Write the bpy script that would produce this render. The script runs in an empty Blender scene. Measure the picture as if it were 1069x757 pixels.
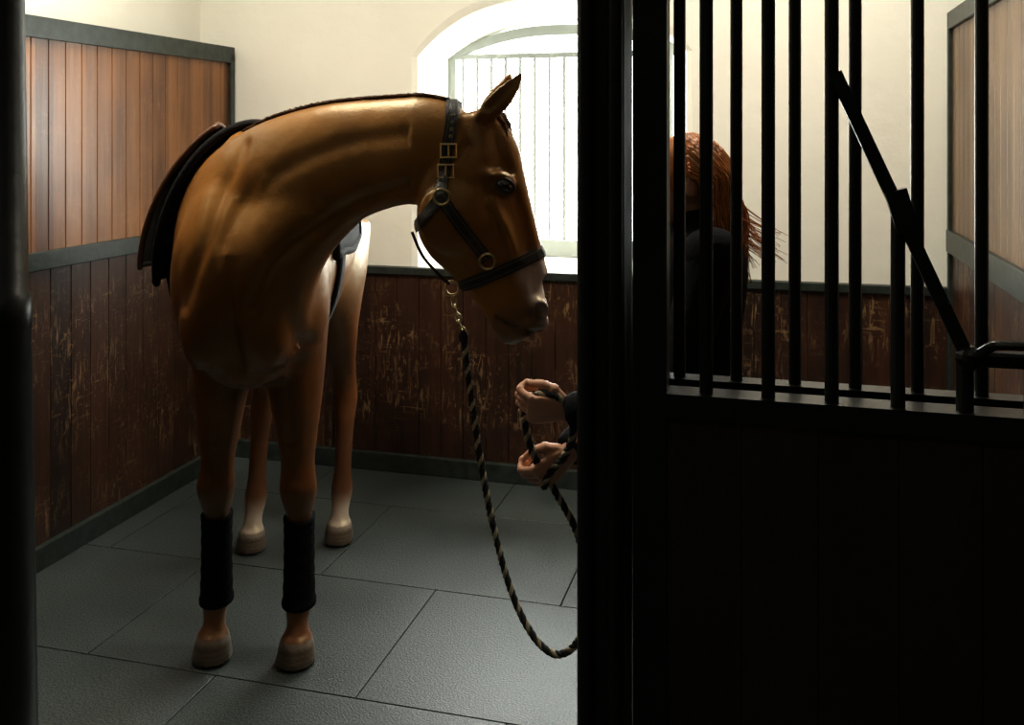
import bpy, math, random, bmesh
from mathutils import Vector, Matrix
from mathutils.bvhtree import BVHTree
random.seed(7)
TH=math.radians(15.2); C=math.cos(TH); S=math.sin(TH)
scene=bpy.context.scene
def V(*a): return Vector(a)

# ---------------------------------------------------------------- materials
def new_mat(name):
    m=bpy.data.materials.new(name); m.use_nodes=True
    nt=m.node_tree; b=nt.nodes['Principled BSDF']
    return m,nt,b
def N(nt,t,**k):
    n=nt.nodes.new(t)
    for a,v in k.items(): setattr(n,a,v)
    return n
def simple(name,col,rough=.5,metal=0,noise=None,bump=0,bscale=60,spec=.5,coat=0):
    m,nt,b=new_mat(name)
    b.inputs['Base Color'].default_value=(*col,1); b.inputs['Roughness'].default_value=rough
    b.inputs['Metallic'].default_value=metal; b.inputs['Specular IOR Level'].default_value=spec
    b.inputs['Coat Weight'].default_value=coat
    tc=N(nt,'ShaderNodeTexCoord')
    if noise:
        sc,amt=noise
        n=N(nt,'ShaderNodeTexNoise'); n.inputs['Scale'].default_value=sc; n.inputs['Detail'].default_value=6
        nt.links.new(tc.outputs['Object'],n.inputs['Vector'])
        mr=N(nt,'ShaderNodeMapRange'); mr.inputs['From Min'].default_value=.3; mr.inputs['From Max'].default_value=.7
        mr.inputs['To Min'].default_value=1-amt; mr.inputs['To Max'].default_value=1+amt
        nt.links.new(n.outputs['Fac'],mr.inputs['Value'])
        h=N(nt,'ShaderNodeMix',data_type='RGBA',blend_type='MULTIPLY'); h.inputs['Factor'].default_value=1
        h.inputs[6].default_value=(*col,1); nt.links.new(mr.outputs['Result'],h.inputs[7])
        nt.links.new(h.outputs[2],b.inputs['Base Color'])
    if bump:
        n2=N(nt,'ShaderNodeTexNoise'); n2.inputs['Scale'].default_value=bscale; n2.inputs['Detail'].default_value=5
        nt.links.new(tc.outputs['Object'],n2.inputs['Vector'])
        bp=N(nt,'ShaderNodeBump'); bp.inputs['Strength'].default_value=bump; bp.inputs['Distance'].default_value=.01
        nt.links.new(n2.outputs['Fac'],bp.inputs['Height']); nt.links.new(bp.outputs['Normal'],b.inputs['Normal'])
    return m
def wood(name,c1,c2,plank,rough=.4,scr=0.0,scol=(.30,.20,.11,1)):
    m,nt,b=new_mat(name); L=nt.links.new
    tc=N(nt,'ShaderNodeTexCoord'); sp=N(nt,'ShaderNodeSeparateXYZ'); L(tc.outputs['Object'],sp.inputs[0])
    ad=N(nt,'ShaderNodeMath',operation='ADD'); L(sp.outputs[0],ad.inputs[0]); L(sp.outputs[1],ad.inputs[1])
    dv=N(nt,'ShaderNodeMath',operation='DIVIDE'); L(ad.outputs[0],dv.inputs[0]); dv.inputs[1].default_value=plank
    fl=N(nt,'ShaderNodeMath',operation='FLOOR'); L(dv.outputs[0],fl.inputs[0])
    wn=N(nt,'ShaderNodeTexWhiteNoise',noise_dimensions='1D'); L(fl.outputs[0],wn.inputs['W'])
    mp=N(nt,'ShaderNodeMapping'); mp.inputs['Scale'].default_value=(40,40,2.2); L(tc.outputs['Object'],mp.inputs[0])
    no=N(nt,'ShaderNodeTexNoise'); no.inputs['Scale'].default_value=1; no.inputs['Detail'].default_value=8; no.inputs['Distortion'].default_value=.6
    L(mp.outputs[0],no.inputs['Vector'])
    n2=N(nt,'ShaderNodeTexNoise'); n2.inputs['Scale'].default_value=3; n2.inputs['Detail'].default_value=4; L(tc.outputs['Object'],n2.inputs['Vector'])
    a1=N(nt,'ShaderNodeMath',operation='MULTIPLY_ADD'); L(wn.outputs['Value'],a1.inputs[0]); a1.inputs[1].default_value=.65
    L(no.outputs['Fac'],a1.inputs[2])
    a2=N(nt,'ShaderNodeMath',operation='ADD'); L(a1.outputs[0],a2.inputs[0]); L(n2.outputs['Fac'],a2.inputs[1])
    mr=N(nt,'ShaderNodeMapRange'); L(a2.outputs[0],mr.inputs[0]); mr.inputs[1].default_value=.9; mr.inputs[2].default_value=1.7
    mx=N(nt,'ShaderNodeMix',data_type='RGBA'); L(mr.outputs[0],mx.inputs[0]); mx.inputs[6].default_value=(*c1,1); mx.inputs[7].default_value=(*c2,1)
    out=mx.outputs[2]
    b.inputs['Roughness'].default_value=rough
    if scr>0:
        for sc_,rot,lo,amt in(((60,60,9),(.5,.4,.3),.53,scr),((8,8,70),(.1,.5,.2),.565,scr*.8),((45,45,38),(.2,.1,.9),.55,scr)):
            mp2=N(nt,'ShaderNodeMapping'); mp2.inputs['Scale'].default_value=sc_; mp2.inputs['Rotation'].default_value=rot; L(tc.outputs['Object'],mp2.inputs[0])
            n3=N(nt,'ShaderNodeTexNoise'); n3.inputs['Scale'].default_value=1.0; n3.inputs['Detail'].default_value=7; n3.inputs['Roughness'].default_value=.62; n3.inputs['Distortion'].default_value=.8
            L(mp2.outputs[0],n3.inputs['Vector'])
            m3=N(nt,'ShaderNodeMapRange'); L(n3.outputs['Fac'],m3.inputs[0]); m3.inputs[1].default_value=lo+.03; m3.inputs[2].default_value=lo+.10; m3.inputs[4].default_value=amt
            n5=N(nt,'ShaderNodeTexNoise'); n5.inputs['Scale'].default_value=4.2; n5.inputs['Detail'].default_value=3; L(tc.outputs['Object'],n5.inputs['Vector'])
            m5=N(nt,'ShaderNodeMapRange'); L(n5.outputs['Fac'],m5.inputs[0]); m5.inputs[1].default_value=.40; m5.inputs[2].default_value=.62
            mu=N(nt,'ShaderNodeMath',operation='MULTIPLY'); L(m3.outputs[0],mu.inputs[0]); L(m5.outputs[0],mu.inputs[1])
            mx2=N(nt,'ShaderNodeMix',data_type='RGBA'); L(mu.outputs[0],mx2.inputs[0]); L(out,mx2.inputs[6]); mx2.inputs[7].default_value=scol
            out=mx2.outputs[2]
    L(out,b.inputs['Base Color'])
    bp=N(nt,'ShaderNodeBump'); bp.inputs['Strength'].default_value=.25; bp.inputs['Distance'].default_value=.004
    L(no.outputs['Fac'],bp.inputs['Height']); L(bp.outputs[0],b.inputs['Normal'])
    return m
M_plaster=simple('plaster',(.88,.86,.78),.85,noise=(1.6,.04),bump=.25,bscale=14,spec=.2)
M_ceil=simple('ceiling_paint',(.6,.57,.5),.9,noise=(2,.05),spec=.2)
M_aisle=simple('aisle_stone',(.10,.09,.075),.9,noise=(3,.2),spec=.2)
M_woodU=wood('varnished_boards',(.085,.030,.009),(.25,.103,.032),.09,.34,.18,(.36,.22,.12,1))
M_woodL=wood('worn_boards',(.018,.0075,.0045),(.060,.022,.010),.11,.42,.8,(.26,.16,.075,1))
M_woodR=wood('pale_boards',(.10,.055,.03),(.22,.14,.08),.09,.4,.25,(.4,.33,.25,1))
M_rail=simple('rail_paint',(.024,.032,.027),.42,noise=(25,.45),bump=.1)
M_black=simple('black_gloss_paint',(.006,.007,.006),.36,noise=(30,.3),bump=.12,bscale=25,spec=.35)
M_door=wood('dark_door_boards',(.009,.005,.004),(.026,.012,.008),.11,.55,.35,(.05,.03,.02,1))
M_wframe=simple('white_window_paint',(.32,.34,.32),.5)
M_black_leather=simple('black_leather',(.012,.011,.010),.45,noise=(60,.3),bump=.15,bscale=150)
M_pad=simple('saddle_pad_cloth',(.010,.009,.009),.85,noise=(60,.3),bump=.3,bscale=150,spec=.15)
M_stitch=simple('leather_trim',(.11,.09,.06),.5)
M_brown_leather=simple('brown_leather',(.11,.040,.014),.45,noise=(25,.3),bump=.15,bscale=90)
M_brass=simple('brass',(.55,.42,.2),.3,1)
M_steel=simple('steel',(.45,.43,.38),.35,1)
M_wrap=simple('leg_wrap_fleece',(.007,.007,.008),.95,bump=.6,bscale=180,spec=.05)
M_cloth=simple('black_cloth',(.008,.008,.010),.9,bump=.3,bscale=60,spec=.1)
M_skin=simple('skin',(.50,.25,.145),.5,noise=(30,.08),bump=.08,bscale=120)
M_hair=simple('ginger_hair',(.50,.17,.030),.4,noise=(40,.35))
M_eye=simple('horse_eye',(.006,.003,.002),.05,coat=1)
M_eyew=simple('eye_white',(.7,.68,.62),.2)
M_ropeB=simple('rope_black',(.012,.012,.012),.9,bump=.4,bscale=300)
M_ropeW=simple('rope_cream',(.34,.29,.19),.9,bump=.4,bscale=300)
M_mane=simple('mane_hair',(.095,.040,.012),.75,noise=(80,.4),bump=.4,bscale=200,spec=.25)
M_lid=simple('eyelid_skin',(.040,.018,.008),.55,noise=(80,.3))
M_lampw=simple('added_lamp_housing',(.7,.7,.66),.4)  # casing of the added fill lamps
# rubber floor
M_floor,nt,b=new_mat('rubber_mat'); L=nt.links.new
tc=N(nt,'ShaderNodeTexCoord')
n1=N(nt,'ShaderNodeTexNoise'); n1.inputs['Scale'].default_value=170; n1.inputs['Detail'].default_value=2; L(tc.outputs['Object'],n1.inputs['Vector'])
n2=N(nt,'ShaderNodeTexNoise'); n2.inputs['Scale'].default_value=2.2; n2.inputs['Detail'].default_value=8; L(tc.outputs['Object'],n2.inputs['Vector'])
r1=N(nt,'ShaderNodeMapRange'); L(n1.outputs['Fac'],r1.inputs[0]); r1.inputs[1].default_value=.35; r1.inputs[2].default_value=.7; r1.inputs[3].default_value=.3; r1.inputs[4].default_value=2.3
r2=N(nt,'ShaderNodeMapRange'); L(n2.outputs['Fac'],r2.inputs[0]); r2.inputs[1].default_value=.3; r2.inputs[2].default_value=.7; r2.inputs[3].default_value=.7; r2.inputs[4].default_value=1.3
mm=N(nt,'ShaderNodeMath',operation='MULTIPLY'); L(r1.outputs[0],mm.inputs[0]); L(r2.outputs[0],mm.inputs[1])
mx=N(nt,'ShaderNodeMix',data_type='RGBA',blend_type='MULTIPLY'); mx.inputs[0].default_value=1; mx.inputs[6].default_value=(.042,.052,.050,1); L(mm.outputs[0],mx.inputs[7])
L(mx.outputs[2],b.inputs['Base Color'])
r3=N(nt,'ShaderNodeMapRange'); L(n2.outputs['Fac'],r3.inputs[0]); r3.inputs[1].default_value=.3; r3.inputs[2].default_value=.7; r3.inputs[3].default_value=.34; r3.inputs[4].default_value=.46; L(r3.outputs[0],b.inputs['Roughness'])
b.inputs['Specular IOR Level'].default_value=.75
bp=N(nt,'ShaderNodeBump'); bp.inputs['Strength'].default_value=.6; bp.inputs['Distance'].default_value=.003; L(n1.outputs['Fac'],bp.inputs['Height']); L(bp.outputs[0],b.inputs['Normal'])
# horse coat
M_coat,nt,b=new_mat('chestnut_coat'); L=nt.links.new
at=N(nt,'ShaderNodeAttribute',attribute_name='Col'); tc=N(nt,'ShaderNodeTexCoord')
n1=N(nt,'ShaderNodeTexNoise'); n1.inputs['Scale'].default_value=5; n1.inputs['Detail'].default_value=6; L(tc.outputs['Object'],n1.inputs['Vector'])
r1=N(nt,'ShaderNodeMapRange'); L(n1.outputs['Fac'],r1.inputs[0]); r1.inputs[1].default_value=.3; r1.inputs[2].default_value=.7; r1.inputs[3].default_value=.72; r1.inputs[4].default_value=1.22
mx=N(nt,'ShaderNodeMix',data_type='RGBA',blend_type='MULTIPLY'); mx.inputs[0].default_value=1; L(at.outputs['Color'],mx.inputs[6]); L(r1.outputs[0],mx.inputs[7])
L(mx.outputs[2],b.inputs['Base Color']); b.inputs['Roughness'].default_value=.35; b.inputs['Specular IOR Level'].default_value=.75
b.inputs['Specular Tint'].default_value=(1,.80,.42,1)
mp=N(nt,'ShaderNodeMapping'); mp.inputs['Scale'].default_value=(90,90,50); L(tc.outputs['Object'],mp.inputs[0])
n4=N(nt,'ShaderNodeTexNoise'); n4.inputs['Scale'].default_value=2.5; n4.inputs['Detail'].default_value=3; L(mp.outputs[0],n4.inputs['Vector'])
n3=N(nt,'ShaderNodeTexNoise'); n3.inputs['Scale'].default_value=8; n3.inputs['Detail'].default_value=3; L(tc.outputs['Object'],n3.inputs['Vector'])
b1=N(nt,'ShaderNodeBump'); b1.inputs['Strength'].default_value=.3; b1.inputs['Distance'].default_value=.02; L(n3.outputs['Fac'],b1.inputs['Height'])
b2=N(nt,'ShaderNodeBump'); b2.inputs['Strength'].default_value=.35; b2.inputs['Distance'].default_value=.002; L(n4.outputs['Fac'],b2.inputs['Height']); L(b1.outputs[0],b2.inputs['Normal'])
L(b2.outputs[0],b.inputs['Normal'])

# ---------------------------------------------------------------- mesh builder
class MB:
    def __init__(s): s.v=[];s.f=[];s.m=[]
    def box(s,a,b,mat=0):
        x0,y0,z0=a;x1,y1,z1=b;o=len(s.v)
        s.v+=[(x0,y0,z0),(x1,y0,z0),(x1,y1,z0),(x0,y1,z0),(x0,y0,z1),(x1,y0,z1),(x1,y1,z1),(x0,y1,z1)]
        for q in [(0,3,2,1),(4,5,6,7),(0,1,5,4),(1,2,6,5),(2,3,7,6),(3,0,4,7)]:
            s.f.append(tuple(o+i for i in q)); s.m.append(mat)
    def quad(s,a,b,c,d,mat=0):
        o=len(s.v); s.v+=[tuple(a),tuple(b),tuple(c),tuple(d)]; s.f.append((o,o+1,o+2,o+3)); s.m.append(mat)
    def rings(s,rs,mat=0,closed=False,cap=True):
        o=len(s.v); n=len(rs[0])
        for r in rs: s.v+=[tuple(p) for p in r]
        k=len(rs)
        for i in range(k if closed else k-1):
            j=(i+1)%k
            for a in range(n):
                b2=(a+1)%n
                s.f.append((o+i*n+a,o+i*n+b2,o+j*n+b2,o+j*n+a)); s.m.append(mat)
        if cap and not closed:
            s.f.append(tuple(o+a for a in reversed(range(n)))); s.m.append(mat)
            s.f.append(tuple(o+(k-1)*n+a for a in range(n))); s.m.append(mat)
    def loft(s,rs,seg=24,sub=4,mat=0,pw=1.0):
        ps=[tuple(Vector(x) for x in r) for r in rs]
        out=[]
        n=len(ps)
        for i in range(n-1):
            p0=ps[max(i-1,0)];p1=ps[i];p2=ps[i+1];p3=ps[min(i+2,n-1)]
            for k in range(sub):
                t=k/sub
                out.append([cr(p0[q],p1[q],p2[q],p3[q],t) for q in range(3)])
        out.append(list(ps[-1]))
        R=[]
        for c,A,B in out:
            ring=[]
            for k in range(seg):
                an=2*math.pi*k/seg; ca=math.cos(an); sa=math.sin(an)
                ca=math.copysign(abs(ca)**pw,ca); sa=math.copysign(abs(sa)**pw,sa)
                ring.append(c+A*ca+B*sa)
            R.append(ring)
        s.rings(R,mat)
    def tube(s,pts,r,seg=10,mat=0,closed=False):
        pts=[Vector(p) for p in pts]; n=len(pts)
        rr=r if isinstance(r,(list,tuple)) else [r]*n
        R=[];prev=None
        for i,p in enumerate(pts):
            if closed: t=(pts[(i+1)%n]-pts[i-1]).normalized()
            else: t=(pts[min(i+1,n-1)]-pts[max(i-1,0)]).normalized()
            if prev is None:
                ref=V(0,0,1) if abs(t.z)<.9 else V(1,0,0)
                a=t.cross(ref).normalized()
            else:
                a=(prev-t*prev.dot(t)).normalized()
            prev=a; b=t.cross(a)
            R.append([p+(a*math.cos(2*math.pi*k/seg)+b*math.sin(2*math.pi*k/seg))*rr[i] for k in range(seg)])
        s.rings(R,mat,closed=closed)
    def ell(s,c,r,rot=None,mat=0,seg=20,rg=12):
        c=Vector(c);M=rot or Matrix.Identity(3)
        R=[]
        for i in range(rg+1):
            ph=math.pi*(i+.02)/(rg+.04)
            R.append([c+M@V(r[0]*math.sin(ph)*math.cos(2*math.pi*k/seg),r[1]*math.sin(ph)*math.sin(2*math.pi*k/seg),r[2]*math.cos(ph)) for k in range(seg)])
        s.rings(R,mat)
    def torus(s,c,n,R,r,mat=0,seg=20,sc=(1,1)):
        n=Vector(n).normalized(); a=n.cross(V(0,0,1) if abs(n.z)<.9 else V(1,0,0)).normalized(); b=n.cross(a)
        s.tube([Vector(c)+a*R*sc[0]*math.cos(2*math.pi*k/seg)+b*R*sc[1]*math.sin(2*math.pi*k/seg) for k in range(seg)],r,8,mat,closed=True)
    def obj(s,name,mats,smooth=False,bevel=0,parent=None,room=False,fix=True):
        me=bpy.data.meshes.new(name); me.from_pydata(s.v,[],s.f)
        for m in mats: me.materials.append(m)
        me.polygons.foreach_set('material_index',s.m)
        me.polygons.foreach_set('use_smooth',[smooth]*len(s.f)); me.update()
        if fix:
            bm=bmesh.new(); bm.from_mesh(me); bmesh.ops.recalc_face_normals(bm,faces=bm.faces); bm.to_mesh(me); bm.free()
        o=bpy.data.objects.new(name,me); scene.collection.objects.link(o)
        if room: o.rotation_euler=(0,0,-TH)
        if bevel:
            b=o.modifiers.new('bevel','BEVEL'); b.width=bevel; b.segments=2; b.limit_method='ANGLE'
        if parent: o.parent=parent
        return o
def cr(a,b,c,d,t):
    return (b*2+(c-a)*t+(a*2-b*5+c*4-d)*t*t+(b*3-a-c*3+d)*t*t*t)*.5
def catmull(pts,sub=8):
    pts=[Vector(p) for p in pts];out=[];n=len(pts)
    for i in range(n-1):
        for k in range(sub): out.append(cr(pts[max(i-1,0)],pts[i],pts[i+1],pts[min(i+2,n-1)],k/sub))
    out.append(pts[-1]); return out
def empty(name,loc=(0,0,0)):
    e=bpy.data.objects.new(name,None); scene.collection.objects.link(e); e.location=loc; e.empty_display_size=.1; return e
def RW(u,v,z): return V(u*C+v*S,-u*S+v*C,z)
def frames(pts,ab,up=V(0,0,1)):
    pts=[Vector(p) for p in pts];out=[]
    for i,p in enumerate(pts):
        t=(pts[min(i+1,len(pts)-1)]-pts[max(i-1,0)]).normalized()
        u=(up-t*up.dot(t)).normalized(); w=t.cross(u)
        out.append((p,u*ab[i][0],w*ab[i][1]))
    return out
def remesh(mb,name,mats,vox,smooth_it,parent=None):
    o=mb.obj('tmp_'+name,mats,True)
    r=o.modifiers.new('r','REMESH'); r.mode='VOXEL'; r.voxel_size=vox; r.use_smooth_shade=True
    if smooth_it:
        sm=o.modifiers.new('s','SMOOTH'); sm.factor=.5; sm.iterations=smooth_it
    dg=bpy.context.evaluated_depsgraph_get(); me=bpy.data.meshes.new_from_object(o.evaluated_get(dg))
    bpy.data.objects.remove(o); me.name=name
    me.materials.clear()
    for m in mats: me.materials.append(m)
    me.polygons.foreach_set('use_smooth',[True]*len(me.polygons))
    o=bpy.data.objects.new(name,me); scene.collection.objects.link(o)
    if parent: o.parent=parent
    return o

# ---------------------------------------------------------------- room shell (room frame u,v)
UL=-2.62; UR=.69; VB=4.32; VF=1.5; CZ=3.2
m=MB()
m.box((-2.95,-2.6,-.10),(3.6,5.0,-.012))
v=2.544-.68*7
k=0
while v<VB:
    off=-1.153 if (k%2==1) else -.706
    u=off-.893*3
    while u<3.5:
        a0=max(u+.002,-2.82);a1=min(u+.891,3.5);b0=max(v+.002,-2.5);b1=min(v+.678,VB)
        if a1>a0+.01 and b1>b0+.01: m.box((a0,b0,-.012),(a1,b1,0))
        u+=.893
    v+=.68;k+=1
m.obj('floor',[M_floor],bevel=.0015,room=True)
m=MB(); m.box((-2.95,-2.6,CZ),(3.6,5.0,CZ+.1)); m.obj('ceiling',[M_ceil],room=True)
m=MB(); m.box((-2.95,-2.6,0),(-2.82,5.0,CZ)); m.obj('wall_left',[M_plaster],room=True)
m=MB(); m.box((3.5,-2.6,0),(3.6,5.0,CZ)); m.obj('wall_right',[M_aisle],room=True)
m=MB(); m.box((-2.82,-2.6,0),(3.5,-2.5,CZ)); m.obj('wall_front',[M_aisle],room=True)
m=MB()
cx=-1.015;hw=.615
def outline(grow,spring,apex,sill):
    pts=[(cx-hw-grow,sill-grow),(cx-hw-grow,(sill+spring)/2)]
    n=24
    for i in range(n+1):
        t=-1+2*i/n; t=math.copysign(1-(1-abs(t))**1.5,t)
        pts.append((cx+(hw+grow)*t,spring+(apex-spring)*(1-abs(t)**2.6)+grow*(1-abs(t)**6)))
    pts+=[(cx+hw+grow,(sill+spring)/2),(cx+hw+grow,sill-grow)]
    return pts
VP=4.34
F0=outline(.045,1.97,2.22,.985);F1=outline(.018,1.97,2.21,.985);F2=outline(0,1.97,2.20,.985);F3=outline(-.005,2.0,2.16,.985)
def band(P,pv,Q,qv):
    n=len(P)
    for i in range(n):
        j=(i+1)%n
        m.quad((P[i][0],pv,P[i][1]),(P[j][0],pv,P[j][1]),(Q[j][0],qv,Q[j][1]),(Q[i][0],qv,Q[i][1]))
band(F0,VP,F1,VP+.012);band(F1,VP+.012,F2,VP+.05);band(F2,VP+.05,F3,4.95)
n=len(F0)
for i in range(n-1):
    a=F0[i];b_=F0[i+1]
    if b_[0]>a[0]+1e-6: m.quad((a[0],VP,a[1]),(b_[0],VP,b_[1]),(b_[0],VP,CZ),(a[0],VP,CZ))
l=F0[0][0];r=F0[-1][0];sz=F0[0][1]
m.quad((-2.95,VP,0),(l,VP,0),(l,VP,CZ),(-2.95,VP,CZ))
m.quad((r,VP,0),(3.6,VP,0),(3.6,VP,CZ),(r,VP,CZ))
m.quad((l,VP,0),(r,VP,0),(r,VP,sz),(l,VP,sz))
l3=F3[0][0];r3=F3[-1][0];s3=F3[0][1]
for i in range(n-1):
    a=F3[i];b_=F3[i+1]
    if b_[0]>a[0]+1e-6: m.quad((a[0],4.95,a[1]),(b_[0],4.95,b_[1]),(b_[0],4.95,CZ),(a[0],4.95,CZ))
m.quad((-2.95,4.95,0),(l3,4.95,0),(l3,4.95,CZ),(-2.95,4.95,CZ))
m.quad((r3,4.95,0),(3.6,4.95,0),(3.6,4.95,CZ),(r3,4.95,CZ))
m.quad((l3,4.95,0),(r3,4.95,0),(r3,4.95,s3),(l3,4.95,s3))
m.obj('wall_back',[M_plaster],room=True,fix=False)
m=MB()
fo=outline(-.004,2.0,2.155,.99); fi=outline(-.042,2.0,2.14,1.03)
va,vb=4.74,4.80
nn=len(fo)
for i in range(nn):
    j=(i+1)%nn
    A=[(p[0],va,p[1]) for p in(fo[i],fo[j],fi[j],fi[i])]
    B=[(p[0],vb,p[1]) for p in(fo[i],fo[j],fi[j],fi[i])]
    m.quad(*A);m.quad(*reversed(B));m.quad(A[2],A[3],B[3],B[2])
m.box((cx-hw+.02,4.745,1.985),(cx+hw-.02,4.785,2.012))
u=cx-hw+.075
while u<cx+hw-.05:
    m.tube([(u,4.765,1.0),(u,4.765,2.0)],.0095,8)
    u+=.076
m.obj('window_1',[M_wframe],room=True,fix=False)

def boards(m,axis,a0,a1,w,face,th,z0,z1,mat):
    a=a0
    while a<a1-.002:
        b_=min(a+w,a1)
        if axis=='v': m.box((min(face,face+th),a+.0008,z0),(max(face,face+th),b_-.0008,z1),mat)
        else: m.box((a+.0008,min(face,face+th),z0),(b_-.0008,max(face,face+th),z1),mat)
        a=b_
m=MB()
m.box((UL-.17,VF,0),(UL-.028,VB,2.0),2)
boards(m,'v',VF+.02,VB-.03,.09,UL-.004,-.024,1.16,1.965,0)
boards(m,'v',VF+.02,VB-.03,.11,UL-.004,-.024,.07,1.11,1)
m.box((UL-.175,VF,1.955),(UL+.012,VB,2.035),2)
m.box((UL-.02,VF,1.10),(UL+.016,VB,1.168),2)
m.box((UL-.02,VF,0),(UL+.022,VB,.085),2)
m.box((UL-.02,VB-.035,0),(UL+.012,VB,2.0),2)
m.obj('wall_left_partition',[M_woodU,M_woodL,M_rail],bevel=.003,room=True)
m=MB()
m.box((UR+.03,VF,0),(UR+.08,VB,2.05),2)
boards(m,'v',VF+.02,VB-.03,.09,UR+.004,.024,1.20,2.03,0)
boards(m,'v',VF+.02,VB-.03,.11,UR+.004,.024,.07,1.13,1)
m.box((UR-.012,VF,2.03),(UR+.085,VB,2.10),2)
m.box((UR-.016,VF,1.12),(UR+.02,VB,1.21),2)
m.box((UR-.020,VF,0),(UR+.02,VB,.085),2)
m.box((UR-.012,VB-.035,0),(UR+.02,VB,2.06),2)
m.obj('wall_right_partition',[M_woodR,M_woodL,M_rail],bevel=.003,room=True)
m=MB()
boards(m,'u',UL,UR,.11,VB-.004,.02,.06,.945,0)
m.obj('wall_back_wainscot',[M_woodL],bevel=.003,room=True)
m=MB(); m.box((UL,VB-.018,.935),(UR,VB+.022,.972)); m.obj('trim_1',[M_rail],bevel=.004,room=True)
m=MB(); m.box((UL,VB-.03,0),(UR,VB+.02,.085)); m.obj('baseboard_back',[M_rail],bevel=.004,room=True)

# ---------------------------------------------------------------- stall front
m=MB()
pc=(-1.405,1.5)
m.tube([(pc[0],pc[1],0),(pc[0],pc[1],.6),(pc[0],pc[1],1.235),(pc[0],pc[1],1.24),(pc[0],pc[1],1.30),(pc[0],pc[1],1.305),(pc[0],pc[1],1.9),(pc[0],pc[1],3.2)],[.075,.068,.058,.060,.060,.054,.046,.042],24)
m.box((pc[0]-.1,pc[1]-.1,0),(pc[0]+.1,pc[1]+.1,.015))
m.obj('stall_post',[M_black],smooth=False,room=True)
for p in bpy.data.objects['stall_post'].data.polygons: p.use_smooth=len(p.vertices)==4
m=MB()
boards(m,'u',-2.57,-1.49,.11,1.48,.05,.02,1.19,0); m.box((-2.57,1.47,1.19),(-1.49,1.54,1.215),1)
u=-2.53
while u<-1.5: m.tube([(u,1.5,1.2),(u,1.5,2.3)],.010,10,1); u+=.091
m.box((-2.57,1.48,2.3),(-1.46,1.53,2.34),1)
m.obj('added_front_panel',[M_door,M_black],room=True)  # out-of-frame partition left of the post, added to block light
m=MB()
m.box((-.281,1.46,0),(-.222,1.56,3.2),0)
m.tube([(-.279,1.454,0),(-.279,1.454,3.2)],.013,14,0)
m.tube([(-.234,1.454,0),(-.234,1.454,3.2)],.011,14,0)
m.box((-.296,1.445,1.835),(-.214,1.57,1.86),0)
m.box((-.30,1.43,0),(-.205,1.59,.015),0)
m.obj('steel_pillar',[M_black],room=True,bevel=.006)
m=MB()
g0=-.212; g1=.655
m.box((g0,1.485,.02),(g0+.052,1.525,2.32),0)
m.box((g1-.045,1.485,.02),(g1,1.525,2.32),0)
m.box((g0,1.485,2.28),(g1,1.525,2.32),0)
m.box((g0+.052,1.478,1.172),(g1-.045,1.53,1.208),0)
boards(m,'u',g0+.052,g1-.045,.11,1.488,.028,.05,1.175,1)
m.box((g0+.052,1.476,.02),(g1-.045,1.53,.09),0)
def bar(m,u,v,z0,z1,r=.0102): m.tube([(u,v,z0),(u,v,z1)],r,14,0)
for u in(-.102,-.011,.079,.595): bar(m,u,1.5,1.2,2.29)
bar(m,.170,1.5,1.2,1.50); bar(m,.259,1.5,1.2,1.30,.012); bar(m,.345,1.5,1.2,1.29);bar(m,.43,1.5,1.2,1.30,.012); bar(m,.515,1.5,1.2,1.50)
def flat(m,p,q,w,t):
    p=Vector(p);q=Vector(q);d=(q-p).normalized();n=V(0,1,0);s=d.cross(n).normalized()
    m.rings([[x+s*w+n*t,x-s*w+n*t,x-s*w-n*t,x+s*w-n*t] for x in(p,q)],0)
flat(m,(.083,1.493,1.69),(.262,1.493,1.283),.0095,.007)
flat(m,(.591,1.493,1.69),(.427,1.493,1.283),.0095,.007)
flat(m,(.165,1.488,1.52),(.182,1.488,1.462),.015,.010)
m.tube([(.262,1.49,1.285),(.43,1.49,1.285)],.012,12,0)
m.tube(catmull([(.27,1.475,1.292),(.285,1.46,1.308),(.30,1.455,1.312),(.36,1.455,1.312),(.40,1.46,1.308),(.415,1.475,1.292)],5),.007,10,0)
m.ell((.262,1.488,1.285),(.018,.016,.018),seg=14,rg=8)
m.obj('stall_gate',[M_black,M_door],room=True,fix=True)
m=MB()
m.box((-.215,1.585,1.178),(.66,1.625,1.205),0)
m.box((-.215,1.585,.02),(-.170,1.625,2.32),0)
m.box((-.215,1.585,2.28),(.66,1.625,2.32),0)
m.box((-.215,1.59,.03),(.66,1.62,1.18),1)
u=-.152
while u<.65: bar(m,u,1.605,1.19,2.29,.0098); u+=.0905
m.obj('stall_grille',[M_black,M_door],room=True)

# ---------------------------------------------------------------- horse
horse=empty('horse',(-.8,3.2,0))
def childof(o,p):
    o.parent=p; o.matrix_parent_inverse=Matrix.Translation(p.location).inverted()
mb=MB()
TR=[(2.70,-.772,1.18,.09,.12),(2.76,-.772,1.18,.165,.23),(2.86,-.777,1.19,.218,.32),(3.02,-.81,1.205,.245,.375),(3.2,-.845,1.215,.275,.395),
    (3.4,-.86,1.20,.29,.38),(3.6,-.87,1.22,.288,.35),(3.75,-.875,1.25,.283,.325),(3.9,-.88,1.26,.26,.30),(4.02,-.88,1.27,.20,.24),(4.10,-.88,1.28,.09,.12)]
mb.loft([((x,y,z),(w,0,0),(0,0,h)) for y,x,z,w,h in TR],seg=32,sub=4)
def trunk_at(y):
    for i in range(len(TR)-1):
        if TR[i][0]<=y<=TR[i+1][0]:
            t=(y-TR[i][0])/(TR[i+1][0]-TR[i][0]); a=[Vector(TR[k][1:]) for k in(max(i-1,0),i,i+1,min(i+2,len(TR)-1))]
            return cr(*a,t)
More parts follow.
